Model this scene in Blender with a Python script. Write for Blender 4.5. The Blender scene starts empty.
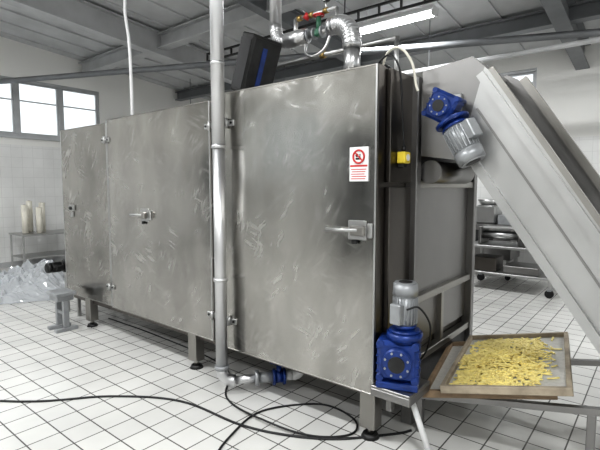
import bpy, bmesh, math, random
from mathutils import Vector, Matrix, noise
random.seed(7)
S=bpy.context.scene
# ---------------------------------------------------------------- materials
def newmat(name):
    m=bpy.data.materials.new(name); m.use_nodes=True
    nt=m.node_tree; b=nt.nodes['Principled BSDF']
    return m,nt,b
def pmat(name,col,rough=.5,metal=0,nscale=0,namt=.15,bump=0,alpha=None,trans=0,emit=None,es=0):
    m,nt,b=newmat(name)
    b.inputs['Base Color'].default_value=(*col,1); b.inputs['Roughness'].default_value=rough
    b.inputs['Metallic'].default_value=metal
    if trans: b.inputs['Transmission Weight'].default_value=trans
    if emit: 
        b.inputs['Emission Color'].default_value=(*emit,1); b.inputs['Emission Strength'].default_value=es
    if nscale:
        tc=nt.nodes.new('ShaderNodeTexCoord'); n=nt.nodes.new('ShaderNodeTexNoise')
        n.inputs['Scale'].default_value=nscale; n.inputs['Detail'].default_value=5
        nt.links.new(tc.outputs['Object'],n.inputs['Vector'])
        r=nt.nodes.new('ShaderNodeValToRGB')
        r.color_ramp.elements[0].position=.3; r.color_ramp.elements[1].position=.7
        r.color_ramp.elements[0].color=(*[c*(1-namt) for c in col],1)
        r.color_ramp.elements[1].color=(*[min(1,c*(1+namt)) for c in col],1)
        nt.links.new(n.outputs['Fac'],r.inputs['Fac']); nt.links.new(r.outputs['Color'],b.inputs['Base Color'])
        if bump:
            bp=nt.nodes.new('ShaderNodeBump'); bp.inputs['Strength'].default_value=bump; bp.inputs['Distance'].default_value=.01
            nt.links.new(n.outputs['Fac'],bp.inputs['Height']); nt.links.new(bp.outputs['Normal'],b.inputs['Normal'])
    return m
def steel(name,col,r0,r1,streak=True,metal=1.0,off=0,bumpd=.05):
    m,nt,b=newmat(name); L=nt.links.new; N=nt.nodes.new
    b.inputs['Metallic'].default_value=metal
    tc=N('ShaderNodeTexCoord')
    mpb=N('ShaderNodeMapping'); mpb.inputs['Scale'].default_value=(1.6,1,.7) if streak else (1,1,1); mpb.inputs['Location'].default_value=(off,0,off)
    L(tc.outputs['Object'],mpb.inputs['Vector'])
    big=N('ShaderNodeTexNoise'); big.inputs['Scale'].default_value=1.8; big.inputs['Detail'].default_value=3
    L(mpb.outputs['Vector'],big.inputs['Vector'])
    cr=N('ShaderNodeValToRGB'); cr.color_ramp.elements[0].position=.35; cr.color_ramp.elements[1].position=.68
    lo,hi=(.78,1.2) if streak else (.88,1.1)  # streaked steel: reflection variation painted as tall tone patches in base colour
    cr.color_ramp.elements[0].color=(*[c*lo for c in col],1); cr.color_ramp.elements[1].color=(*[min(1,c*hi) for c in col],1)
    L(big.outputs['Fac'],cr.inputs['Fac']); L(cr.outputs['Color'],b.inputs['Base Color'])
    rr=N('ShaderNodeMapRange'); rr.inputs[1].default_value=.3; rr.inputs[2].default_value=.7; rr.inputs[3].default_value=r0; rr.inputs[4].default_value=r1
    L(big.outputs['Fac'],rr.inputs[0]); L(rr.outputs[0],b.inputs['Roughness'])
    if streak:
        outs=[]
        for k,(ang,sc) in enumerate(((.75,(7,1,26)),(-.35,(6,1,30)),(1.2,(7,1,24)))):
            mp=N('ShaderNodeMapping'); mp.inputs['Rotation'].default_value=(0,ang,0); mp.inputs['Location'].default_value=(k*3.1+off,0,k*5.7)
            mp2=N('ShaderNodeMapping'); mp2.inputs['Scale'].default_value=sc
            n=N('ShaderNodeTexNoise'); n.inputs['Scale'].default_value=1.0; n.inputs['Detail'].default_value=2
            L(tc.outputs['Object'],mp.inputs['Vector']); L(mp.outputs['Vector'],mp2.inputs['Vector']); L(mp2.outputs['Vector'],n.inputs['Vector'])
            msk=N('ShaderNodeTexNoise'); msk.inputs['Scale'].default_value=3.0; msk.inputs['Detail'].default_value=1
            L(mp.outputs['Vector'],msk.inputs['Vector'])
            r1n=N('ShaderNodeMapRange'); r1n.inputs[1].default_value=.52; r1n.inputs[2].default_value=.78; L(n.outputs['Fac'],r1n.inputs[0])
            r2n=N('ShaderNodeMapRange'); r2n.inputs[1].default_value=.50; r2n.inputs[2].default_value=.72; L(msk.outputs['Fac'],r2n.inputs[0])
            mu=N('ShaderNodeMath'); mu.operation='MULTIPLY'; L(r1n.outputs[0],mu.inputs[0]); L(r2n.outputs[0],mu.inputs[1]); outs.append(mu.outputs[0])
        mx=N('ShaderNodeMath'); mx.operation='MAXIMUM'; L(outs[0],mx.inputs[0]); L(outs[1],mx.inputs[1])
        mx2=N('ShaderNodeMath'); mx2.operation='MAXIMUM'; L(mx.outputs[0],mx2.inputs[0]); L(outs[2],mx2.inputs[1])
        a=N('ShaderNodeMath'); a.operation='MULTIPLY_ADD'; L(mx2.outputs[0],a.inputs[0]); a.inputs[1].default_value=.18
        L(rr.outputs[0],a.inputs[2]); L(a.outputs[0],b.inputs['Roughness'])
        mixc=N('ShaderNodeMixRGB'); L(cr.outputs['Color'],mixc.inputs[1]); mixc.inputs[2].default_value=(.85,.84,.82,1)
        mf=N('ShaderNodeMath'); mf.operation='MULTIPLY'; L(mx2.outputs[0],mf.inputs[0]); mf.inputs[1].default_value=.50
        L(mf.outputs[0],mixc.inputs[0]); L(mixc.outputs[0],b.inputs['Base Color'])
    bn=N('ShaderNodeTexNoise'); bn.inputs['Scale'].default_value=1.1; bn.inputs['Detail'].default_value=1; L(tc.outputs['Object'],bn.inputs['Vector'])
    bp=N('ShaderNodeBump'); bp.inputs['Strength'].default_value=.3 if streak else .2; bp.inputs['Distance'].default_value=bumpd
    L(bn.outputs['Fac'],bp.inputs['Height']); L(bp.outputs['Normal'],b.inputs['Normal'])
    return m
def tilemat(name,c1,c2,mort,size,ms,rough,plane='xy',ztop=None,paint=None):
    m,nt,b=newmat(name); L=nt.links.new; N=nt.nodes.new
    tc=N('ShaderNodeTexCoord'); sx=N('ShaderNodeSeparateXYZ'); cx=N('ShaderNodeCombineXYZ'); L(tc.outputs['Object'],sx.inputs[0])
    idx={'xy':(0,1),'yz':(1,2),'xz':(0,2)}[plane]
    L(sx.outputs[idx[0]],cx.inputs[0]); L(sx.outputs[idx[1]],cx.inputs[1])
    br=N('ShaderNodeTexBrick'); br.offset=0; br.squash=1
    br.inputs['Scale'].default_value=1; br.inputs['Brick Width'].default_value=size; br.inputs['Row Height'].default_value=size
    br.inputs['Mortar Size'].default_value=ms; br.inputs['Mortar Smooth'].default_value=.2; br.inputs['Bias'].default_value=0
    br.inputs['Color1'].default_value=(*c1,1); br.inputs['Color2'].default_value=(*c2,1); br.inputs['Mortar'].default_value=(*mort,1)
    L(cx.outputs[0],br.inputs['Vector'])
    n=N('ShaderNodeTexNoise'); n.inputs['Scale'].default_value=1.3; n.inputs['Detail'].default_value=6; L(tc.outputs['Object'],n.inputs['Vector'])
    r=N('ShaderNodeMapRange'); r.inputs[1].default_value=.3; r.inputs[2].default_value=.7; r.inputs[3].default_value=.84; r.inputs[4].default_value=1.03; L(n.outputs['Fac'],r.inputs[0])
    mu=N('ShaderNodeMixRGB'); mu.blend_type='MULTIPLY'; mu.inputs[0].default_value=1; L(br.outputs['Color'],mu.inputs[1]); L(r.outputs[0],mu.inputs[2])
    out=mu.outputs[0]
    if ztop:
        g=N('ShaderNodeMath'); g.operation='GREATER_THAN'; g.inputs[1].default_value=ztop; L(sx.outputs[2],g.inputs[0])
        mp=N('ShaderNodeMixRGB'); L(g.outputs[0],mp.inputs[0]); L(out,mp.inputs[1]); mp.inputs[2].default_value=(*paint,1); out=mp.outputs[0]
        rm=N('ShaderNodeMapRange'); L(g.outputs[0],rm.inputs[0]); rm.inputs[3].default_value=rough; rm.inputs[4].default_value=.8; L(rm.outputs[0],b.inputs['Roughness'])
    else: b.inputs['Roughness'].default_value=rough
    L(out,b.inputs['Base Color'])
    bp=N('ShaderNodeBump'); bp.inputs['Strength'].default_value=.3; bp.inputs['Distance'].default_value=.003; bp.invert=True
    L(br.outputs['Fac'],bp.inputs['Height']); L(bp.outputs['Normal'],b.inputs['Normal'])
    return m
M={}
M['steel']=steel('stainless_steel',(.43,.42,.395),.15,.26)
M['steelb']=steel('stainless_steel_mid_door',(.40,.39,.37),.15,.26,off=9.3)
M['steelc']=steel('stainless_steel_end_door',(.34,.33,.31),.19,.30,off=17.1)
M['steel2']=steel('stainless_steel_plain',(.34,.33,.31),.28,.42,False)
M['steeld']=steel('stainless_steel_dull',(.49,.49,.485),.34,.46,False,bumpd=.02)
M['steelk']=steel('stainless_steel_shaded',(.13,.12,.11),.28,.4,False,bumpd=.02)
M['steelm']=steel('stainless_steel_panel',(.28,.275,.27),.33,.46,False,bumpd=.02)
M['dark_steel']=pmat('dark_steel',(.04,.04,.04),.45,.6,8,.3)
M['alu']=steel('insulation_jacket',(.64,.64,.645),.30,.42,False,bumpd=.02)
M['blue']=pmat('blue_enamel',(.012,.04,.19),.3,.2,20,.3)
M['grey_motor']=pmat('motor_grey',(.33,.34,.35),.4,.4,10,.12)
M['black']=pmat('black_rubber',(.012,.012,.013),.5,0,30,.2)
M['yellow']=pmat('yellow_plastic',(.75,.58,.06),.4,0,10,.1)
M['red']=pmat('red_paint',(.5,.03,.03),.4,0,10,.1)
M['white']=pmat('white_plastic',(.75,.75,.75),.4,0,10,.05)
M['green']=pmat('green_paint',(.03,.12,.07),.4,0,10,.1)
M['brass']=pmat('brass_fitting',(.42,.30,.12),.35,.9,10,.1)
M['wood']=pmat('tray_wood',(.22,.155,.095),.6,0,12,.3,.2)
M['woodl']=pmat('tray_wood_light',(.33,.28,.21),.6,0,12,.25,.2)
M['mesh']=pmat('tray_mesh',(.50,.49,.455),.55,.1,40,.1)
M['pasta']=pmat('pasta_yellow',(.92,.76,.30),.55,0,25,.15)
M['beam']=pmat('painted_beam_grey',(.20,.207,.215),.5,.1,3,.12)
M['beaml']=pmat('painted_beam_light',(.50,.505,.51),.5,.1,3,.1)
M['ceil']=pmat('ceiling_sheet',(.55,.555,.56),.7,0,2,.1)
M['frame']=pmat('window_frame_alu',(.45,.46,.47),.4,.4,5,.08)
M['doorp']=pmat('added_door_dark_grey',(.07,.075,.08),.5,.1,5,.1)
M['tube']=pmat('fluorescent_tube',(1,1,1),.4,0,emit=(1,1,1),es=14)
M['plastic']=pmat('plastic_film',(.88,.91,.94),.12,0,6,.05,trans=.6)
M['cream']=pmat('cream_roll',(.78,.75,.66),.5,0,8,.08)
M['floor']=tilemat('floor_tile',(.71,.705,.68),(.655,.65,.63),(.12,.115,.11),.2,.005,.22)
paint=(.83,.825,.80)
M['wyz']=tilemat('wall_tile_yz',(.83,.83,.82),(.81,.81,.80),(.68,.68,.67),.2,.003,.3,'yz',2.45,paint)
M['wxz']=tilemat('wall_tile_xz',(.83,.83,.82),(.81,.81,.80),(.68,.68,.67),.2,.003,.3,'xz',2.45,paint)
gm,nt,b=newmat('window_glass'); b.inputs['Roughness'].default_value=.25; b.inputs['Transmission Weight'].default_value=.9; b.inputs['Base Color'].default_value=(.92,.95,.96,1)
M['glass']=gm
# ---------------------------------------------------------------- builder
class B:
    def __init__(s,name): s.n=name; s.bm=bmesh.new(); s.mats=[]
    def mi(s,m):
        if m not in s.mats: s.mats.append(m)
        return s.mats.index(m)
    def merge(s,t,m,mat=None,smooth=None):
        if mat is not None: bmesh.ops.transform(t,matrix=mat,verts=t.verts)
        k=s.mi(m); me=bpy.data.meshes.new('t')
        for f in t.faces:
            f.material_index=k
            if smooth is not None: f.smooth=smooth
        t.to_mesh(me); t.free(); s.bm.from_mesh(me); bpy.data.meshes.remove(me)
    def box(s,lo,hi,m,bev=.004,mat=None):
        t=bmesh.new(); bmesh.ops.create_cube(t,size=1)
        d=[max(1e-4,hi[i]-lo[i]) for i in range(3)]; c=[(hi[i]+lo[i])/2 for i in range(3)]
        bmesh.ops.transform(t,matrix=Matrix.Translation(c)@Matrix.Diagonal((*d,1)),verts=t.verts)
        bv=min(bev,min(d)*.3)
        if bv>0: bmesh.ops.bevel(t,geom=list(t.edges),offset=bv,segments=1,affect='EDGES')
        s.merge(t,m,mat)
    def cyl(s,p,q,r,m,r2=None,seg=24,mat=None,bev=0):
        p=Vector(p);q=Vector(q);d=q-p; t=bmesh.new()
        bmesh.ops.create_cone(t,cap_ends=True,segments=seg,radius1=r,radius2=r if r2 is None else r2,depth=d.length)
        for f in t.faces: f.smooth=len(f.verts)==4
        if bev: 
            bmesh.ops.bevel(t,geom=[e for e in t.edges if any(len(f.verts)>4 for f in e.link_faces)],offset=bev,segments=2,affect='EDGES')
        rot=d.to_track_quat('Z','Y').to_matrix().to_4x4()
        X=Matrix.Translation((p+q)/2)@rot
        if mat is not None: X=mat@X
        s.merge(t,m,X)
    def prism(s,pts,y0,y1,m,axis='y'):
        t=bmesh.new()
        def P(a,b,c): return (a,c,b) if axis=='y' else ((c,a,b) if axis=='x' else (a,b,c))
        v0=[t.verts.new(P(a,b,y0)) for a,b in pts]; v1=[t.verts.new(P(a,b,y1)) for a,b in pts]
        t.faces.new(v0); t.faces.new(v1[::-1]); n=len(pts)
        for i in range(n): t.faces.new((v0[i],v0[(i+1)%n],v1[(i+1)%n],v1[i]))
        bmesh.ops.recalc_face_normals(t,faces=t.faces); s.merge(t,m)
    def sweep(s,pts,r,m,seg=12,sub=8,smooth=True):
        pts=[Vector(p) for p in pts]
        if smooth and len(pts)>2:
            P=[pts[0]*2-pts[1]]+pts+[pts[-1]*2-pts[-2]]; out=[]
            for i in range(1,len(P)-2):
                for k in range(sub):
                    u=k/sub; a,b_,c,d=P[i-1],P[i],P[i+1],P[i+2]
                    out.append(.5*((2*b_)+(c-a)*u+(2*a-5*b_+4*c-d)*u*u+(3*b_-a-3*c+d)*u**3))
            out.append(pts[-1]); pts=out
        t=bmesh.new(); rings=[]; up=None
        for i,p in enumerate(pts):
            tg=(pts[min(i+1,len(pts)-1)]-pts[max(i-1,0)]).normalized()
            if up is None:
                up=Vector((0,0,1)) if abs(tg.z)<.9 else Vector((1,0,0))
            n=(up-tg*up.dot(tg)).normalized(); up=n; bn=tg.cross(n)
            rings.append([t.verts.new(p+r*(math.cos(2*math.pi*j/seg)*n+math.sin(2*math.pi*j/seg)*bn)) for j in range(seg)])
        for i in range(len(rings)-1):
            for j in range(seg):
                f=t.faces.new((rings[i][j],rings[i][(j+1)%seg],rings[i+1][(j+1)%seg],rings[i+1][j])); f.smooth=True
        t.faces.new(rings[0][::-1]); t.faces.new(rings[-1])
        bmesh.ops.recalc_face_normals(t,faces=t.faces); s.merge(t,m)
    def elbow(s,p,c,q,r,m,n=8,ribs=False):
        p=Vector(p);c=Vector(c);q=Vector(q); pts=[]
        for i in range(n+1):
            u=i/n; pts.append(p*(1-u)**2+c*2*u*(1-u)+q*u*u)
        s.sweep(pts,r,m,seg=20,smooth=False)
        if ribs:
            for i in range(1,n):
                d=(pts[i+1]-pts[i-1]).normalized()*.006; s.cyl(pts[i]-d,pts[i]+d,r*1.05,m)
    def torus(s,c,R,r,m,axis='y'):
        t=bmesh.new(); n=28;k=8; rings=[]
        for i in range(n):
            a=2*math.pi*i/n; ring=[]
            for j in range(k):
                b_=2*math.pi*j/k; rr=R+r*math.cos(b_); x=rr*math.cos(a); z=rr*math.sin(a); y=r*math.sin(b_)
                v={'y':(x,y,z),'z':(x,z,y),'x':(y,x,z)}[axis]; ring.append(t.verts.new(Vector(v)+Vector(c)))
            rings.append(ring)
        for i in range(n):
            for j in range(k):
                f=t.faces.new((rings[i][j],rings[(i+1)%n][j],rings[(i+1)%n][(j+1)%k],rings[i][(j+1)%k])); f.smooth=True
        bmesh.ops.recalc_face_normals(t,faces=t.faces); s.merge(t,m)
    def done(s,loc=None):
        me=bpy.data.meshes.new(s.n); s.bm.to_mesh(me); s.bm.free()
        for m in s.mats: me.materials.append(M[m])
        o=bpy.data.objects.new(s.n,me); S.collection.objects.link(o); return o
# ---------------------------------------------------------------- room
XL,XR,YF,YB=-10.2,4.0,-5.0,9.0
def cz(y): return 4.54-.09*(y-3.1)
b_=B('floor'); b_.box((XL-.2,YF-.2,-.15),(XR+.2,YB+.2,0),'floor',0); b_.done()
def slopeprism(bb,x0,x1,y0,y1,h0,h1,m):
    bb.prism([(y0,cz(y0)+h0),(y1,cz(y1)+h0),(y1,cz(y1)+h1),(y0,cz(y0)+h1)],x0,x1,m,'x')
b_=B('ceiling'); slopeprism(b_,XL-.2,XR+.2,YF-.2,YB+.2,0,.15,'ceil')
x=XL+.3
while x<XR:
    slopeprism(b_,x,x+.03,YF,YB,-.03,.0,'ceil'); x+=.6
b_.done()
def wall_x(name,x0,x1,y0,y1,wy0,wy1,wz0,wz1):
    b_=B(name)
    b_.prism([(y0,0),(y1,0),(y1,min(wz0,9)),(y0,wz0)],x0,x1,'wyz','x')
    b_.prism([(y0,wz0),(wy0,wz0),(wy0,wz1),(y0,wz1)],x0,x1,'wyz','x')
    b_.prism([(wy1,wz0),(y1,wz0),(y1,wz1),(wy1,wz1)],x0,x1,'wyz','x')
    b_.prism([(y0,wz1),(y1,wz1),(y1,cz(y1)),(y0,cz(y0))],x0,x1,'wyz','x'); b_.done()
def wall_y(name,y0,y1,wx0,wx1,wz0,wz1,yc):
    b_=B(name); h=cz(yc)
    b_.box((XL,y0,0),(XR,y1,wz0),'wxz',0); b_.box((XL,y0,wz0),(wx0,y1,wz1),'wxz',0)
    b_.box((wx1,y0,wz0),(XR,y1,wz1),'wxz',0); b_.box((XL,y0,wz1),(XR,y1,h),'wxz',0); b_.done()
wall_x('wall_left',XL-.2,XL,YF,YB,.13,5.27,2.62,3.78)
wall_x('wall_right',XR,XR+.2,YF,YB,-2,4,2.5,3.6)
wall_y('wall_back',YB,YB+.2,-3.9,-1.9,3.05,3.72,YB)
wall_y('wall_front',YF-.2,YF,-9.4,-7.0,1.9,3.8,YF)
def window(name,axis,c,a0,a1,z0,z1,n):
    b_=B(name)
    def bx(u0,u1,d0,d1,za,zb,m):
        if axis=='x': b_.box((c+d0,u0,za),(c+d1,u1,zb),m,.004)
        else: b_.box((u0,c+d0,za),(u1,c+d1,zb),m,.004)
    f=.06
    bx(a0,a1,-.05,.05,z0,z0+f,'frame'); bx(a0,a1,-.05,.05,z1-f,z1,'frame')
    w=(a1-a0)/n
    for i in range(n+1):
        u=a0+i*w; u0=max(a0,u-f/1.5); u1=min(a1,u+f/1.5); bx(u0,u1,-.045,.045,z0+f,z1-f,'frame')
    for i in range(n):
        u0=a0+i*w+.04; u1=a0+(i+1)*w-.04
        bx(u0,u1,-.006,.006,z0+f,z1-f,'glass')
        bx(u0,u0+.03,-.03,.03,z0+f,z1-f,'frame'); bx(u1-.03,u1,-.03,.03,z0+f,z1-f,'frame')
        bx(u0+.03,u1-.03,-.03,.03,z0+f,z0+f+.03,'frame'); bx(u0+.03,u1-.03,-.03,.03,z1-f-.03,z1-f,'frame')
        bx(u0+.03,u1-.03,-.02,.02,z0+(z1-z0)*.62,z0+(z1-z0)*.62+.025,'frame')
    b_.done()
window('window_1','x',XL-.08,.13,5.27,2.62,3.78,6)
window('window_2','x',XR+.1,-2,4,2.5,3.6,6)
window('window_3','y',YB+.08,-3.9,-1.9,3.05,3.72,3)
window('added_window_front','y',YF-.1,-9.4,-7.0,1.9,3.8,3)  # unseen window added to reflect a bright patch in the dryer door
# unseen dark doors, added to put dark bands in the dryer's reflections
b_=B('added_dark_door_front')
for i in range(6): b_.box((-6.6,YF+.005,.02+i*.52),(-4.2,YF+.05,.52+i*.52),'doorp',.008)
b_.box((-6.72,YF+.005,0),(-6.6,YF+.07,3.25),'frame',.004); b_.box((-4.2,YF+.005,0),(-4.08,YF+.07,3.25),'frame',.004); b_.box((-6.6,YF+.005,3.14),(-4.2,YF+.07,3.25),'frame',.004)
b_.done()
b_=B('added_dark_door_left')
b_.box((XL+.005,-4.5,0.01),(XL+.05,-3.3,2.4),'doorp',.006); b_.box((XL+.005,-4.58,0),(XL+.07,-4.5,2.48),'frame',.004); b_.box((XL+.005,-3.3,0),(XL+.07,-3.22,2.48),'frame',.004); b_.box((XL+.005,-4.5,2.4),(XL+.07,-3.3,2.48),'frame',.004)
b_.cyl((XL+.08,-3.42,1.0),(XL+.08,-3.42,1.2),.012,'steeld'); b_.done()
b_=B('trim_1'); b_.box((XL,.05,2.58),(XL+.05,5.35,2.62),'frame',.003); b_.done()
b_=B('baseboard_left'); b_.box((XL,-3.2,0),(XL+.015,YB,.1),'beaml',.003); b_.done()
b_=B('baseboard_back'); b_.box((XL,YB-.015,0),(XR,YB,.1),'beaml',.003); b_.done()
def ibeam_x(name,y,drop,h,w,mt='beam'):
    b_=B(name); zt=cz(y)-drop-.02
    b_.box((XL+.01,y-w/2,zt-.02),(XR-.01,y+w/2,zt),mt,.002); b_.box((XL+.01,y-w/2,zt-h),(XR-.01,y+w/2,zt-h+.02),mt,.002)
    b_.box((XL+.01,y-.01,zt-h+.02),(XR-.01,y+.01,zt-.02),mt,0); b_.done()
ibeam_x('roof_beam',4.9,.03,.26,.2,'beaml')
ibeam_x('roof_beam.001',7.4,.03,.22,.18)
ibeam_x('roof_beam.002',1.75,.03,.26,.2,'beaml')
ibeam_x('roof_beam.003',-1.5,.03,.26,.2)
def ibeam_y(name,x,h,w,mt):
    b_=B(name)
    slopeprism(b_,x-w/2,x+w/2,YF+.01,YB-.01,-.06,-.04,mt); slopeprism(b_,x-w/2,x+w/2,YF+.01,YB-.01,-h-.02,-h,mt); slopeprism(b_,x-.01,x+.01,YF+.01,YB-.01,-h,-.06,mt); b_.done()
ibeam_y('roof_rafter',-7.2,.42,.2,'beaml'); ibeam_y('roof_rafter.001',-1.2,.42,.2,'beam'); ibeam_y('roof_rafter.002',-4.6,.3,.16,'beam')
b_=B('overhead_tie_bar')
p=Vector((-10.1,3.05,3.58)); q=Vector((3.2,8.9,3.62)); b_.sweep([p,q],.05,'beam',seg=4,smooth=False); b_.done()
b_=B('overhead_cable_tray')
for dz in (0,.12):
    b_.box((-6.2,5.1,3.72+dz),(XR-.01,5.13,3.75+dz),'dark_steel',.002)
for i in range(34): b_.box((-6.2+i*.3,5.1,3.75),(-6.18+i*.3,5.13,3.84),'dark_steel',0)
for x in (-5.8,-3.4,-1.0,1.4,3.6): b_.cyl((x,5.115,3.8),(x,5.115,cz(5.13)-.01),.008,'dark_steel',seg=8)
b_.done()
b_=B('overhead_pipe'); b_.cyl((XL+.01,6.9,3.45),(XR-.01,6.9,3.45),.035,'beaml')
for x in (-9,-6,-3,0,3): b_.cyl((x,6.9,3.45),(x,6.9,cz(6.91)-.01),.008,'beam',seg=8)
b_.done()
def fluo(name,x,y,z,e,L=1.2):
    b_=B(name)
    b_.box((x-L/2-.03,y-.09,z+.03),(x+L/2+.03,y+.09,z+.10),'white',.01)
    for dy in (-.045,.045): b_.cyl((x-L/2,y+dy,z),(x+L/2,y+dy,z),.019,'tube',seg=12)
    for sx in (-1,1):
        b_.box((x+sx*(L/2+.01)-.02,y-.08,z-.025),(x+sx*(L/2+.01)+.02,y+.08,z+.03),'white',.004)
        b_.cyl((x+sx*L*.35,y,z+.1),(x+sx*L*.35,y,cz(y)-.01),.008,'white',seg=8)
    o=b_.done()
    l=bpy.data.lights.new(name+'_light','AREA'); l.shape='RECTANGLE'; l.size=L; l.size_y=.16; l.energy=e; l.color=(.98,.995,1)
    lo=bpy.data.objects.new(name+'_light',l); lo.location=(x,y,z-.05); S.collection.objects.link(lo); lo.parent=o
fluo('fluorescent_lamp',-3.13,5.94,3.9,100)
k=1
for (x,y) in ((1.8,5.94),(-7.0,.3),(-3.2,.3),(.8,.3),(-7.0,-2.9),(-3.2,-2.9),(.8,-2.9)):  # unseen fixtures, added to light the hall
    fluo('fluorescent_lamp.%03d'%k,x,y,cz(y)-.38,88); k+=1
# ---------------------------------------------------------------- dryer
b_=B('industrial_dryer')
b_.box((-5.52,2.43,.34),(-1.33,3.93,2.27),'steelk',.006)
def door(x0,x1,y,z0,z1,m,deg):
    R=Matrix.Translation((x0,y,0))@Matrix.Rotation(math.radians(deg),4,'Z')@Matrix.Translation((-x0,-y,0))
    b_.box((x0,y,z0),(x1,y+.04,z1),m,.009,R)
    for (a,c) in ((x0,x0+.012),(x1-.012,x1)): b_.box((a,y-.004,z0+.004),(c,y+.002,z1-.004),'steeld',.002,R)
    b_.box((x0+.012,y-.004,z1-.014),(x1-.012,y+.002,z1-.004),'steel2',.002,R); b_.box((x0+.012,y-.004,z0+.004),(x1-.012,y+.002,z0+.014),'steel2',.002,R)
    b_.box((x0+.01,y+.04,z0+.02),(x1-.01,y+.065,z1-.02),'black',.002,R)
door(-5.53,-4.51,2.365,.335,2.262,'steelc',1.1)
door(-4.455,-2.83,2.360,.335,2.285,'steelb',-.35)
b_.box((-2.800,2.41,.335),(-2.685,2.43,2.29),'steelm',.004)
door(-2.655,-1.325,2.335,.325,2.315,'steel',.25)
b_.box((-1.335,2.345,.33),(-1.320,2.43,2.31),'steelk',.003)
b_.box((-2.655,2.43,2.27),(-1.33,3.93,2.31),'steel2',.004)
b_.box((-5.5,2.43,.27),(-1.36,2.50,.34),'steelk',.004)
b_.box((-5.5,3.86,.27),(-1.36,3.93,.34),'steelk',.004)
for x in (-5.08,-3.17,-1.40):
    for y in (2.44,3.86):
        b_.box((x-.055,y-.05,.07),(x+.055,y+.05,.34),'steel2',.006)
        b_.cyl((x,y,.02),(x,y,.08),.02,'steel2'); b_.cyl((x,y,0),(x,y,.028),.06,'dark_steel',r2=.045)
def hinge(x,z,y):
    b_.box((x-.075,y-.012,z-.022),(x+.075,y+.002,z+.022),'steeld',.004)
    b_.cyl((x,y-.018,z-.035),(x,y-.018,z+.035),.014,'steeld')
    for s in (-.05,.05): b_.cyl((x+s,y-.02,z),(x+s,y-.01,z),.009,'dark_steel',seg=6)
for z in (2.08,.56):
    hinge(-2.60,z,2.335); hinge(-4.47,z,2.358); hinge(-2.815,z,2.352)
def handle(x,z,y,L=.2):
    b_.box((x-.01,y-.015,z-.06),(x+.12,y,z+.06),'steeld',.006)
    b_.box((x+.125,y-.02,z-.045),(x+.16,y,z+.045),'steeld',.006)
    b_.cyl((x+.05,y-.05,z),(x+.05,y,z),.028,'steeld')
    b_.cyl((x+.09,y-.055,z+.005),(x+.02-L,y-.055,z-.005),.013,'steeld',bev=.004)
    b_.box((x+.03,y-.065,z-.03),(x+.13,y-.03,z+.03),'steel2',.008)
    b_.box((x+.02,y-.022,z-.085),(x+.06,y-.008,z-.06),'dark_steel',.003)
handle(-1.50,1.34,2.338,.17)
handle(-3.84,1.34,2.358,.14)
b_.box((-5.36,2.350,1.33),(-5.24,2.370,1.40),'steeld',.004); b_.cyl((-5.3,2.335,1.36),(-5.3,2.355,1.36),.02,'dark_steel'); b_.box((-5.33,2.355,1.26),(-5.27,2.37,1.32),'steeld',.004)
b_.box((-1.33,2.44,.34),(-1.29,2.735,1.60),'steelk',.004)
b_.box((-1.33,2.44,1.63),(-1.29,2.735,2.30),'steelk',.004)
b_.box((-1.33,2.78,.5),(-1.305,3.86,1.60),'steelm',.004)
for y in (2.76,3.89):
    b_.box((-1.33,y-.035,.0),(-1.25,y+.035,2.3),'steelm',.005)
for z in (1.62,.84,.42):
    b_.box((-1.325,2.79,z-.025),(-1.262,3.86,z+.025),'steel2',.004)
b_.box((-1.32,3.25,.42),(-1.27,3.30,.84),'steel2',.003)
b_.cyl((-1.20,2.82,1.70),(-1.20,3.46,1.70),.075,'steelm')
b_.box((-1.33,2.79,1.64),(-1.31,3.86,2.3),'dark_steel',.002)
b_.box((-1.31,2.80,.05),(-1.29,3.86,.40),'dark_steel',.002)
b_.done()
b_=B('warning_sign')
b_.box((-1.505,2.329,1.635),(-1.375,2.3375,1.84),'white',.001)
b_.torus((-1.44,2.327,1.782),.038,.006,'red'); 
g=Matrix.Translation((-1.44,2.3278,1.782))@Matrix.Rotation(math.radians(45),4,'Y')
b_.box((-.036,-.001,-.004),(.036,.0012,.004),'red',0,g)
b_.cyl((-1.452,2.3285,1.79),(-1.452,2.3295,1.79),.011,'black'); b_.box((-1.462,2.328,1.764),(-1.422,2.3295,1.776),'black',0); b_.box((-1.435,2.328,1.776),(-1.428,2.3295,1.798),'black',0)
b_.box((-1.500,2.3282,1.722),(-1.38,2.3291,1.733),'red',0)
for i in range(5): b_.box((-1.493+.004*(i%2),2.3282,1.704-i*.014),(-1.387-.006*(i%3),2.3291,1.709-i*.014),'red',0)
b_.done()
b_=B('safety_switch')
b_.box((-1.289,2.52,1.745),(-1.235,2.60,1.815),'yellow',.006); b_.cyl((-1.262,2.56,1.815),(-1.262,2.56,1.85),.012,'black')
b_.box((-1.289,2.535,1.72),(-1.25,2.585,1.745),'black',.003); b_.cyl((-1.235,2.56,1.78),(-1.23,2.56,1.78),.02,'white')
b_.sweep([(-1.262,2.56,1.85),(-1.268,2.55,2.0),(-1.27,2.53,2.2),(-1.28,2.50,2.33),(-1.36,2.52,2.40),(-1.5,2.6,2.36),(-1.7,2.75,2.33)],.006,'black',8)
b_.done()
b_=B('pale_signal_cable')
b_.sweep([(-1.45,2.6,2.32),(-1.38,2.55,2.42),(-1.28,2.52,2.43),(-1.22,2.56,2.34),(-1.21,2.60,2.22),(-1.20,2.61,2.18)],.008,'cream',8); b_.done()
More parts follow.
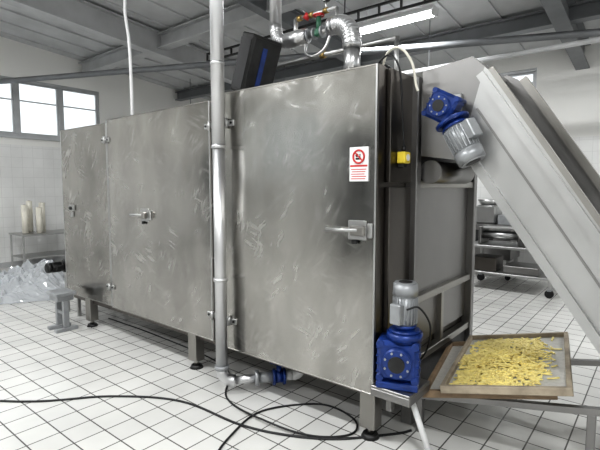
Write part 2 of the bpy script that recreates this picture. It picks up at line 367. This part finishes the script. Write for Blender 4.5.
# ---------------------------------------------------------------- conveyor
b_=B('inclined_conveyor')
u=Vector((.574,0,-.819))
def pl(y0,y1,m,mh,up=0):
    b_.prism([(-1.24,1.80),(-1.24,2.33),(-.93,2.37+up*.5),(-.86,2.30+up),(-1.0,1.765)],y0,y1,mh)
    b_.prism([(-1.0,1.765),(-.86,2.30+up),(-.84,2.28+up),(.42,.36+up),(.42,.20),(.14,.20),(-.93,1.74)],y0,y1,m)
pl(2.76,2.785,'steeld','steelm'); pl(3.50,3.525,'steelm','steelm',.06)
def strip(x0,z0,x1,z1,w,y0,y1,m):
    d=Vector((x1-x0,z1-z0)).normalized(); n=Vector((-d.y,d.x))*w
    b_.prism([(x0,z0),(x1,z1),(x1+n.x,z1+n.y),(x0+n.x,z0+n.y)],y0,y1,m)
strip(-.86,2.27,.42,.36,-.045,2.73,2.785,'steeld')
strip(-.93,1.75,.13,.23,.05,2.73,2.785,'steeld')
strip(-.90,2.06,.28,.30,.012,2.752,2.762,'steelm')
strip(-.84,2.28,.42,.36,.03,2.76,2.79,'steel2')
strip(-.84,2.34,.42,.42,.05,3.46,3.525,'steel2')
b_.prism([(-1.24,2.31),(-.93,2.35),(-.93,2.37),(-1.24,2.33)],2.785,3.50,'steelm')
b_.prism([(-.93,1.76),(.14,.22),(.16,.24),(-.90,1.78)],2.785,3.50,'steel2')
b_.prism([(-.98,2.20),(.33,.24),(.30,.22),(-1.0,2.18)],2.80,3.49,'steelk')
for i in range(14):
    c=Vector((-.95,0,2.17))+u*(.16*i+.05)
    b_.prism([(c.x,c.z),(c.x+.01,c.z-.015),(c.x+.05,c.z+.025),(c.x+.04,c.z+.04)],2.80,3.49,'steelm')
b_.cyl((-1.02,2.75,2.07),(-1.02,3.53,2.07),.03,'steeld'); b_.cyl((-1.02,2.80,2.07),(-1.02,3.49,2.07),.09,'dark_steel')
b_.cyl((.28,2.79,.32),(.28,3.495,.32),.05,'dark_steel')
for y in (2.80,3.44):
    b_.box((.25,y,.0),(.31,y+.05,.30),'steeld',.004); b_.cyl((.28,y+.025,0),(.28,y+.025,.03),.05,'dark_steel')
b_.done()
def gearbox(b_,mat,s):
    b_.box((-s/2,-s*.35,-s/2),(s/2,s*.35,s/2),'blue',s*.1,mat)
    b_.cyl((0,-s*.5,0),(0,s*.5,0),s*.36,'blue',mat=mat,bev=.004)
    b_.cyl((0,-s*.53,0),(0,-s*.49,0),s*.2,'dark_steel',mat=mat)
    for i in range(8):
        a=i*math.pi/4+.39; b_.cyl((math.cos(a)*s*.29,-s*.53,math.sin(a)*s*.29),(math.cos(a)*s*.29,-s*.5,math.sin(a)*s*.29),s*.03,'grey_motor',seg=6,mat=mat)
    for sx in (-1,1):
        for sz in (-1,1): b_.cyl((sx*s*.42,-s*.38,sz*s*.42),(sx*s*.42,s*.38,sz*s*.42),s*.09,'blue',seg=12,mat=mat)
    for k in range(4): b_.box((-s*.52,-s*.3,-s*.3+k*s*.2-.004),(s*.52,s*.3,-s*.3+k*s*.2+.004),'blue',.001,mat)
def motor(b_,mat,r,L,m='grey_motor',base='blue'):
    b_.cyl((0,0,0),(0,0,.02),r*1.25,base,mat=mat,bev=.003); b_.cyl((0,0,.02),(0,0,.05),r*.8,base,r2=r,mat=mat)
    b_.cyl((0,0,.05),(0,0,L*.72),r*.92,m,mat=mat)
    for i in range(22):
        a=2*math.pi*i/22; R=Matrix.Rotation(a,4,'Z'); b_.box((r*.86,-.0025,.06),(r*1.03,.0025,L*.70),m,0,mat@R)
    b_.cyl((0,0,L*.72),(0,0,L),r*1.05,m,r2=r*.98,mat=mat,bev=.008)
    b_.cyl((0,0,L),(0,0,L+.003),r*.55,'dark_steel',mat=mat)
    b_.box((r*.8,-r*.5,L*.2),(r*1.45,r*.5,L*.6),m,.006,mat)
b_=B('conveyor_gearmotor')
g=Matrix.Translation((-1.05,2.64,2.07))@Matrix.Rotation(math.radians(28),4,'Y')
gearbox(b_,g,.17)
mm=Matrix.Translation((-1.0,2.64,1.99))@Matrix.Rotation(math.radians(152),4,'Y')@Matrix.Rotation(math.radians(200),4,'Z')
motor(b_,mm,.08,.28)
b_.box((-1.12,2.728,1.98),(-.98,2.758,2.16),'steeld',.004)
b_.done()
b_=B('dryer_gearmotor')
g=Matrix.Translation((-1.19,2.40,.585))@Matrix.Rotation(math.radians(20),4,'Z')
gearbox(b_,g,.24)
b_.box((-.12,-.10,-.16),(.12,.10,-.12),'blue',.006,g)
mm=Matrix.Translation((-1.165,2.42,.70))@Matrix.Rotation(math.radians(-100),4,'Z')
b_.cyl((0,0,0),(0,0,.05),.105,'blue',mat=mm,bev=.004)
motor(b_,mm@Matrix.Translation((0,0,.045)),.072,.30)
b_.cyl((-1.27,2.60,.585),(-1.2,2.48,.585),.025,'steeld')
b_.box((-1.31,2.28,.408),(-1.06,2.56,.425),'steelm',.003); b_.box((-1.31,2.28,.36),(-1.06,2.295,.408),'steelm',.003); b_.box((-1.075,2.295,.36),(-1.06,2.56,.408),'steelm',.003)
b_.box((-1.30,2.45,.20),(-1.26,2.50,.408),'steelm',.003)
b_.sweep([(-1.12,2.35,.90),(-1.05,2.36,.92),(-1.02,2.45,.8),(-1.1,2.6,.6),(-1.2,2.66,.45)],.006,'black',8)
b_.done()
b_=B('white_drain_pipe'); b_.cyl((-1.17,2.47,.40),(-.985,2.44,.0),.018,'white'); b_.cyl((-1.165,2.47,.385),(-1.175,2.47,.404),.026,'grey_motor'); b_.done()
# ---------------------------------------------------------------- pipework
b_=B('vertical_service_pipe')
px,py=-2.60,2.24
b_.cyl((px,py,1.9),(px,py,cz(py)-.012),.050,'alu'); b_.cyl((px,py,.20),(px,py,1.9),.045,'alu')
for z in (.9,1.9,2.5,3.3): b_.cyl((px,py,z-.012),(px,py,z+.012),.053,'alu')
b_.elbow((px,py,.20),(px,py,.10),(px+.07,py+.08,.10),.045,'alu'); b_.cyl((px,py,.2),(px,py,.23),.055,'grey_motor')
b_.cyl((px+.07,py+.08,.10),(px+.19,py+.21,.11),.032,'alu')
a=Vector((px+.17,py+.19,.11)); d=Vector((.67,.74,0))
b_.cyl(a,a+d*.03,.06,'grey_motor'); b_.cyl(a+d*.03,a+d*.14,.042,'grey_motor'); b_.cyl(a+d*.14,a+d*.16,.065,'blue')
b_.cyl(a+d*.16,a+d*.22,.05,'blue'); b_.cyl(a+d*.22,a+d*.24,.065,'blue'); b_.cyl(a+d*.19,a+d*.19+Vector((0,0,.09)),.02,'blue'); b_.box(tuple(a+d*.19+Vector((-.09,-.012,.085))),tuple(a+d*.19+Vector((.03,.012,.097))),'blue',.003)
e=a+d*.24; b_.cyl(e,e+d*.06,.035,'white'); b_.elbow(e+d*.06,e+d*.13,e+d*.13+Vector((0,0,.08)),.038,'white'); b_.cyl(e+d*.13+Vector((0,0,.08)),e+d*.13+Vector((0,0,.235)),.034,'white')
b_.done()
b_=B('overhead_steam_pipework')
y=2.9
b_.cyl((-2.62,y,2.95),(-2.62,y,cz(y)-.012),.05,'alu'); b_.elbow((-2.62,y,2.95),(-2.62,y,2.80),(-2.50,y,2.80),.052,'alu',ribs=True)
b_.cyl((-2.50,y,2.80),(-2.28,y,2.80),.062,'alu',bev=.01); b_.cyl((-2.28,y,2.80),(-2.06,y,2.80),.022,'steeld')
for x in (-2.27,-2.21,-2.13,-2.07): b_.cyl((x-.008,y,2.80),(x+.008,y,2.80),.045,'grey_motor')
b_.cyl((-2.17,y,2.80),(-2.17,y,2.92),.02,'green'); b_.torus((-2.17,y,2.93),.04,.007,'red','z'); b_.box((-2.21,y-.006,2.925),(-2.13,y+.006,2.935),'red',0)
b_.box((-2.20,y-.03,2.77),(-2.14,y+.03,2.83),'green',.012)
b_.cyl((-2.40,y,2.80),(-2.40,y,2.95),.018,'steeld'); b_.cyl((-2.40,y,2.95),(-2.0,y,2.95),.014,'steeld'); b_.cyl((-2.0,y,2.95),(-2.0,y,2.80),.014,'steeld')
b_.cyl((-2.30,y,2.93),(-2.27,y,2.965),.025,'red')
for x in (-2.36,-2.24,-2.10): b_.cyl((x-.018,y,2.95),(x+.018,y,2.95),.024,'brass',seg=6)
b_.cyl((-2.10,y,2.95),(-2.10,y,3.02),.010,'steeld'); b_.cyl((-2.10,y-.02,3.05),(-2.10,y+.015,3.05),.038,'dark_steel'); b_.cyl((-2.10,y-.022,3.05),(-2.10,y-.018,3.05),.032,'white')
b_.sweep([(-2.3,y,2.74),(-2.28,y-.02,2.66),(-2.2,y-.03,2.62),(-2.1,y-.02,2.66),(-2.06,y,2.76)],.012,'steeld',8)
b_.cyl((-2.06,y,2.82),(-2.02,y,2.82),.065,'alu'); b_.elbow((-2.03,y,2.82),(-1.86,y,2.84),(-1.86,y,2.62),.068,'alu',12,True); b_.cyl((-1.86,y,2.64),(-1.86,y,2.40),.062,'alu'); b_.cyl((-1.86,y,2.312),(-1.86,y,2.41),.05,'grey_motor'); b_.cyl((-1.86,y,2.312),(-1.86,y,2.335),.09,'grey_motor')
b_.cyl((-2.9,y+.1,2.66),(-1.55,y+.1,2.66),.018,'steeld'); b_.cyl((-1.55,y+.1,2.67),(-1.55,y+.1,2.312),.018,'steeld'); b_.cyl((-2.9,y+.1,2.67),(-2.9,y+.1,2.275),.018,'steeld')
b_.cyl((-2.45,y+.12,2.46),(-1.7,y+.12,2.46),.012,'steelm'); b_.cyl((-1.7,y+.12,2.46),(-1.7,y+.12,2.312),.012,'steelm')
for x in (-2.2,-1.95): b_.cyl((x-.02,y+.1,2.66),(x+.02,y+.1,2.66),.03,'brass',seg=6)
b_.cyl((-1.65,y-.1,2.312),(-1.65,y-.1,2.42),.022,'steelm'); b_.cyl((-1.65,y-.1,2.42),(-1.65,y-.1,2.44),.035,'grey_motor')
b_.done()
b_=B('control_cabinet')
g=Matrix.Translation((-2.62,2.68,2.555))@Matrix.Rotation(math.radians(20),4,'Y')
b_.box((-.09,-.16,-.21),(.05,.16,.24),'dark_steel',.01,g); b_.box((.05,-.15,-.20),(.062,.15,.22),'dark_steel',.004,g)
b_.box((.063,-.05,-.14),(.066,.00,.16),'blue',0,g)
b_.box((-.08,-.168,-.18),(.04,-.16,.2),'black',.002,g)
b_.box((-2.74,2.6,2.312),(-2.62,2.76,2.40),'dark_steel',.004)
b_.done()
b_=B('thin_conduit')
b_.sweep([(-4.62,2.75,2.275),(-4.62,2.75,2.8),(-4.64,2.75,3.2),(-4.70,2.75,3.55),(-4.62,2.75,3.9),(-4.3,2.75,4.15),(-4.0,2.75,4.28),(-3.95,2.75,cz(2.78)-.012)],.017,'white',10); b_.done()
# ---------------------------------------------------------------- trays
def traymat(O,W,D):
    w=Vector(W);d=Vector(D); x=w.normalized(); z=x.cross(d).normalized(); yv=z.cross(x)
    return Matrix(((x.x,yv.x,z.x,O[0]),(x.y,yv.y,z.y,O[1]),(x.z,yv.z,z.z,O[2]),(0,0,0,1))),w.length,d.length
def tray(name,T,w,d,mt):
    b_=B(name); h=.045;t=.028
    b_.box((0,0,0),(w,t,h),mt,.003,T); b_.box((0,d-t,0),(w,d,h),mt,.003,T)
    b_.box((0,t,0),(t,d-t,h),mt,.003,T); b_.box((w-t,t,0),(w,d-t,h),mt,.003,T)
    b_.box((t,t,.008),(w-t,d-t,.016),'mesh',0,T)
    b_.box((w/2-.015,t,.0),(w/2+.015,d-t,.008),mt,0,T)
    return b_.done()
T2,w2,d2=traymat((-.985,2.545,.372),(.643,.108,.134),(-.165,1.06,0)); w2=.69
T1=T2@Matrix.Translation((-.13,.04,-.047))@Matrix.Rotation(math.radians(2),4,'Z')
tray('wooden_drying_tray',T1,.74,1.03,'wood')
tray('wooden_drying_tray.001',T2,w2,d2,'woodl')
b_=B('pasta_pieces')
cnt=0
while cnt<1500:
    x=random.gauss(w2*.40,w2*.23); y=random.gauss(d2*.44,d2*.27)
    if not(.06<x<w2-.06 and .06<y<d2-.06): continue
    if noise.noise(Vector((x*5,y*5,3)))<-.2 and random.random()<.75: continue
    if x>w2*.76 and random.random()<.65: continue
    c=math.exp(-((x-w2*.40)**2+(y-d2*.44)**2)/.07)
    z=.022+random.random()*.05*c
    L=random.uniform(.018,.042); R=T2@Matrix.Translation((x,y,z))@Matrix.Rotation(random.random()*6.3,4,'Z')@Matrix.Rotation(random.uniform(-.3,.3)*(.3+c),4,'Y')
    # gently bent strip: two segments
    b_.box((-L,-.005,-.003),(0.002,.005,.003),'pasta',0,R)
    b_.box((-.002,-.005,-.003),(L,.005,.003),'pasta',0,R@Matrix.Rotation(random.uniform(-.5,.5),4,'Z')); cnt+=1
b_.done()
b_=B('tray_stand')
def zr(x): return .279+.2084*(x+1.11)
for y in (2.68,3.50):
    b_.prism([(-1.24,zr(-1.24)-.035),(-.15,zr(-.15)-.035),(-.15,zr(-.15)),(-1.24,zr(-1.24))],y,y+.04,'steelm')
    b_.box((-.26,y,.0),(-.22,y+.04,zr(-.24)-.034),'steelm',.003); b_.box((-1.2,y,0),(-1.16,y+.04,zr(-1.18)-.034),'steelm',.003)
b_.done()
# ---------------------------------------------------------------- floor cables
b_=B('black_power_cable'); zc=.008
b_.sweep([(-7.5,-.6,zc),(-5.4,.25,zc),(-3.79,1.10,zc),(-3.22,1.66,zc),(-2.74,1.95,zc),(-2.15,2.0,zc),(-1.8,2.11,zc),(-1.53,2.28,zc),(-1.28,2.56,zc),(-1.22,2.66,zc)],.008,'black',8)
b_.done()
b_=B('black_power_cable.001')
b_.sweep([(-1.6,1.2,zc),(-1.95,1.6,zc),(-2.09,1.86,zc),(-2.16,2.23,zc),(-1.90,2.57,zc+.0),(-1.60,2.55,zc),(-1.50,2.38,zc),(-1.68,2.2,zc),(-2.0,2.12,.026),(-2.5,2.2,zc),(-3.0,2.6,zc),(-4.2,2.7,zc),(-5.2,2.7,zc)],.007,'black',8); b_.done()
# ---------------------------------------------------------------- left items
b_=B('metal_step_stool')
x,y=-5.22,2.17
b_.box((x-.13,y-.11,.40),(x+.13,y+.11,.44),'grey_motor',.006)
b_.box((x-.10,y-.09,.34),(x+.10,y+.09,.40),'grey_motor',.006)
for sx in (-1,1):
    b_.box((x+sx*.09-.02,y-.03,.04),(x+sx*.09+.02,y+.03,.34),'grey_motor',.004)
    b_.box((x+sx*.09-.03,y-.12,.0),(x+sx*.09+.03,y+.12,.04),'grey_motor',.006)
b_.box((x-.08,y-.02,.18),(x+.08,y+.02,.22),'grey_motor',.003)
b_.done()
b_=B('infeed_drive_unit')
b_.box((-5.95,2.5,.50),(-5.54,3.2,.54),'steeld',.004)
for y in (2.53,3.15): b_.box((-5.93,y-.02,0),(-5.89,y+.02,.50),'steeld',.003); b_.box((-5.62,y-.02,0),(-5.58,y+.02,.50),'steeld',.003)
mm=Matrix.Translation((-5.78,2.46,.62))@Matrix.Rotation(math.radians(90),4,'X')
b_.box((-5.86,2.46,.54),(-5.70,2.7,.70),'dark_steel',.01)
motor(b_,mm,.06,.22,'dark_steel','dark_steel'); 
b_.box((-5.75,2.9,.54),(-5.58,3.1,.75),'steel2',.006)
b_.done()
b_=B('side_table')
b_.box((-9.95,3.2,.68),(-9.25,4.3,.71),'steeld',.004)
for x in (-9.92,-9.30):
    for y in (3.23,4.25): b_.box((x-.015,y-.015,0),(x+.015,y+.015,.68),'steeld',.002)
b_.box((-9.93,3.23,.25),(-9.29,4.26,.27),'steeld',.002); b_.done()
b_=B('plastic_film_rolls')
for i,(x,y,h) in enumerate(((-9.6,3.38,.55),(-9.75,3.52,.62),(-9.5,3.60,.5),(-9.72,3.74,.58))):
    b_.cyl((x,y,.712),(x,y,.71+h),.055,'cream'); b_.cyl((x,y,.71+h),(x,y,.715+h),.025,'wood')
b_.done()
def heap(name,cx,cy,rx,ry,h,m,seed,n=80):
    t=bmesh.new(); g=[]
    for i in range(n):
        row=[]
        for j in range(n):
            a=-1+2*i/(n-1); c=-1+2*j/(n-1); r=min(1,math.hypot(a,c))
            nv=noise.noise(Vector((a*2.5+seed,c*2.5,1)))*.6+abs(noise.noise(Vector((a*5,c*5+seed,4))))*.7+abs(noise.noise(Vector((a*13,c*13+seed,9))))*.35
            edge=max(0,1-r**3)
            z=.006+h*edge*(.35+nv)
            k=1+.25*noise.noise(Vector((a*2,c*2,seed)))
            row.append(t.verts.new((cx+a*rx*k+.05*noise.noise(Vector((a*9,c*9,7))),cy+c*ry*k+.05*noise.noise(Vector((a*9,c*9,17))),max(.004,z))))
        g.append(row)
    for i in range(n-1):
        for j in range(n-1):
            a=-1+2*i/(n-1); c=-1+2*j/(n-1)
            if math.hypot(a,c)<1.0: t.faces.new((g[i][j],g[i+1][j],g[i+1][j+1],g[i][j+1]))
    for v in [v for v in t.verts if not v.link_faces]: t.verts.remove(v)
    bb=B(name); bmesh.ops.recalc_face_normals(t,faces=t.faces); bb.merge(t,m); return bb.done()
heap('crumpled_plastic_film',-8.0,2.5,1.15,1.1,.42,'plastic',2.3)
# ---------------------------------------------------------------- right background
b_=B('stainless_trolley')
x0,x1,y0,y1=-2.45,-1.2,7.2,7.95
b_.box((x0,y0,.66),(x1,y1,.70),'steeld',.005); b_.box((x0+.03,y0+.03,.25),(x1-.03,y1-.03,.28),'steeld',.004)
for x in (x0+.04,x1-.04):
    for y in (y0+.04,y1-.04):
        b_.box((x-.02,y-.02,.12),(x+.02,y+.02,.66),'steeld',.003); b_.cyl((x,y-.02,.06),(x,y+.02,.06),.06,'black'); b_.box((x-.03,y-.03,.10),(x+.03,y+.03,.13),'grey_motor',.002)
b_.box((-1.9,7.3,.282),(-1.4,7.8,.40),'steelm',.01); b_.box((-2.38,7.3,.282),(-2.0,7.7,.50),'steelk',.01)
# dough sheeter head on the trolley: side cheeks, rollers, crank wheel
b_.box((-2.30,7.35,.702),(-2.26,7.8,.98),'steelm',.01); b_.box((-1.72,7.35,.702),(-1.68,7.8,.98),'steelm',.01)
b_.cyl((-2.26,7.5,.84),(-1.72,7.5,.84),.06,'steeld'); b_.cyl((-2.26,7.64,.84),(-1.72,7.64,.84),.06,'steeld')
b_.box((-2.26,7.42,.94),(-1.72,7.72,.97),'steeld',.005); b_.torus((-1.66,7.55,.86),.10,.012,'dark_steel','x')
b_.box((-1.6,7.3,.702),(-1.3,7.7,.80),'steelm',.01)
b_.done()
b_=B('packing_machine')
b_.box((-2.75,8.15,.35),(-2.0,8.75,.95),'steelm',.01); b_.box((-2.65,8.25,.95),(-2.3,8.7,1.28),'steeld',.03)
b_.box((-2.25,8.2,.95),(-2.02,8.7,1.12),'grey_motor',.01); b_.box((-2.6,8.14,.6),(-2.3,8.15,.85),'dark_steel',.002)
b_.cyl((-2.47,8.45,1.28),(-2.47,8.45,1.38),.14,'steeld',r2=.2)
for x in (-2.7,-2.05):
    for y in (8.2,8.7): b_.box((x-.03,y-.03,.08),(x+.03,y+.03,.35),'steeld',.003); b_.cyl((x,y-.02,.045),(x,y+.02,.045),.045,'black')
b_.box((-2.0,8.3,.78),(-1.3,8.65,.83),'steeld',.004); b_.box((-1.36,8.35,0),(-1.31,8.6,.78),'steeld',.004)
b_.box((-2.0,8.35,.83),(-1.97,8.38,1.5),'steelm',.003); b_.box((-1.45,8.35,.83),(-1.42,8.38,1.5),'steelm',.003); b_.box((-2.0,8.35,1.5),(-1.42,8.38,1.53),'steelm',.003)
b_.done()
# ---------------------------------------------------------------- world, camera
w=bpy.data.worlds.new('World'); S.world=w; w.use_nodes=True
bg=w.node_tree.nodes['Background']; bg.inputs[0].default_value=(.93,.97,1,1); bg.inputs[1].default_value=1.5
cam=bpy.data.cameras.new('camera'); co=bpy.data.objects.new('camera',cam); S.collection.objects.link(co)
co.location=(0,0,1.6); co.rotation_euler=(math.radians(85.2),0,math.radians(39.1)); cam.sensor_width=36; cam.lens=27; cam.clip_end=60
S.camera=co
S.view_settings.view_transform='Standard'
try: S.view_settings.look='Medium High Contrast'
except Exception as e: print('look',e)
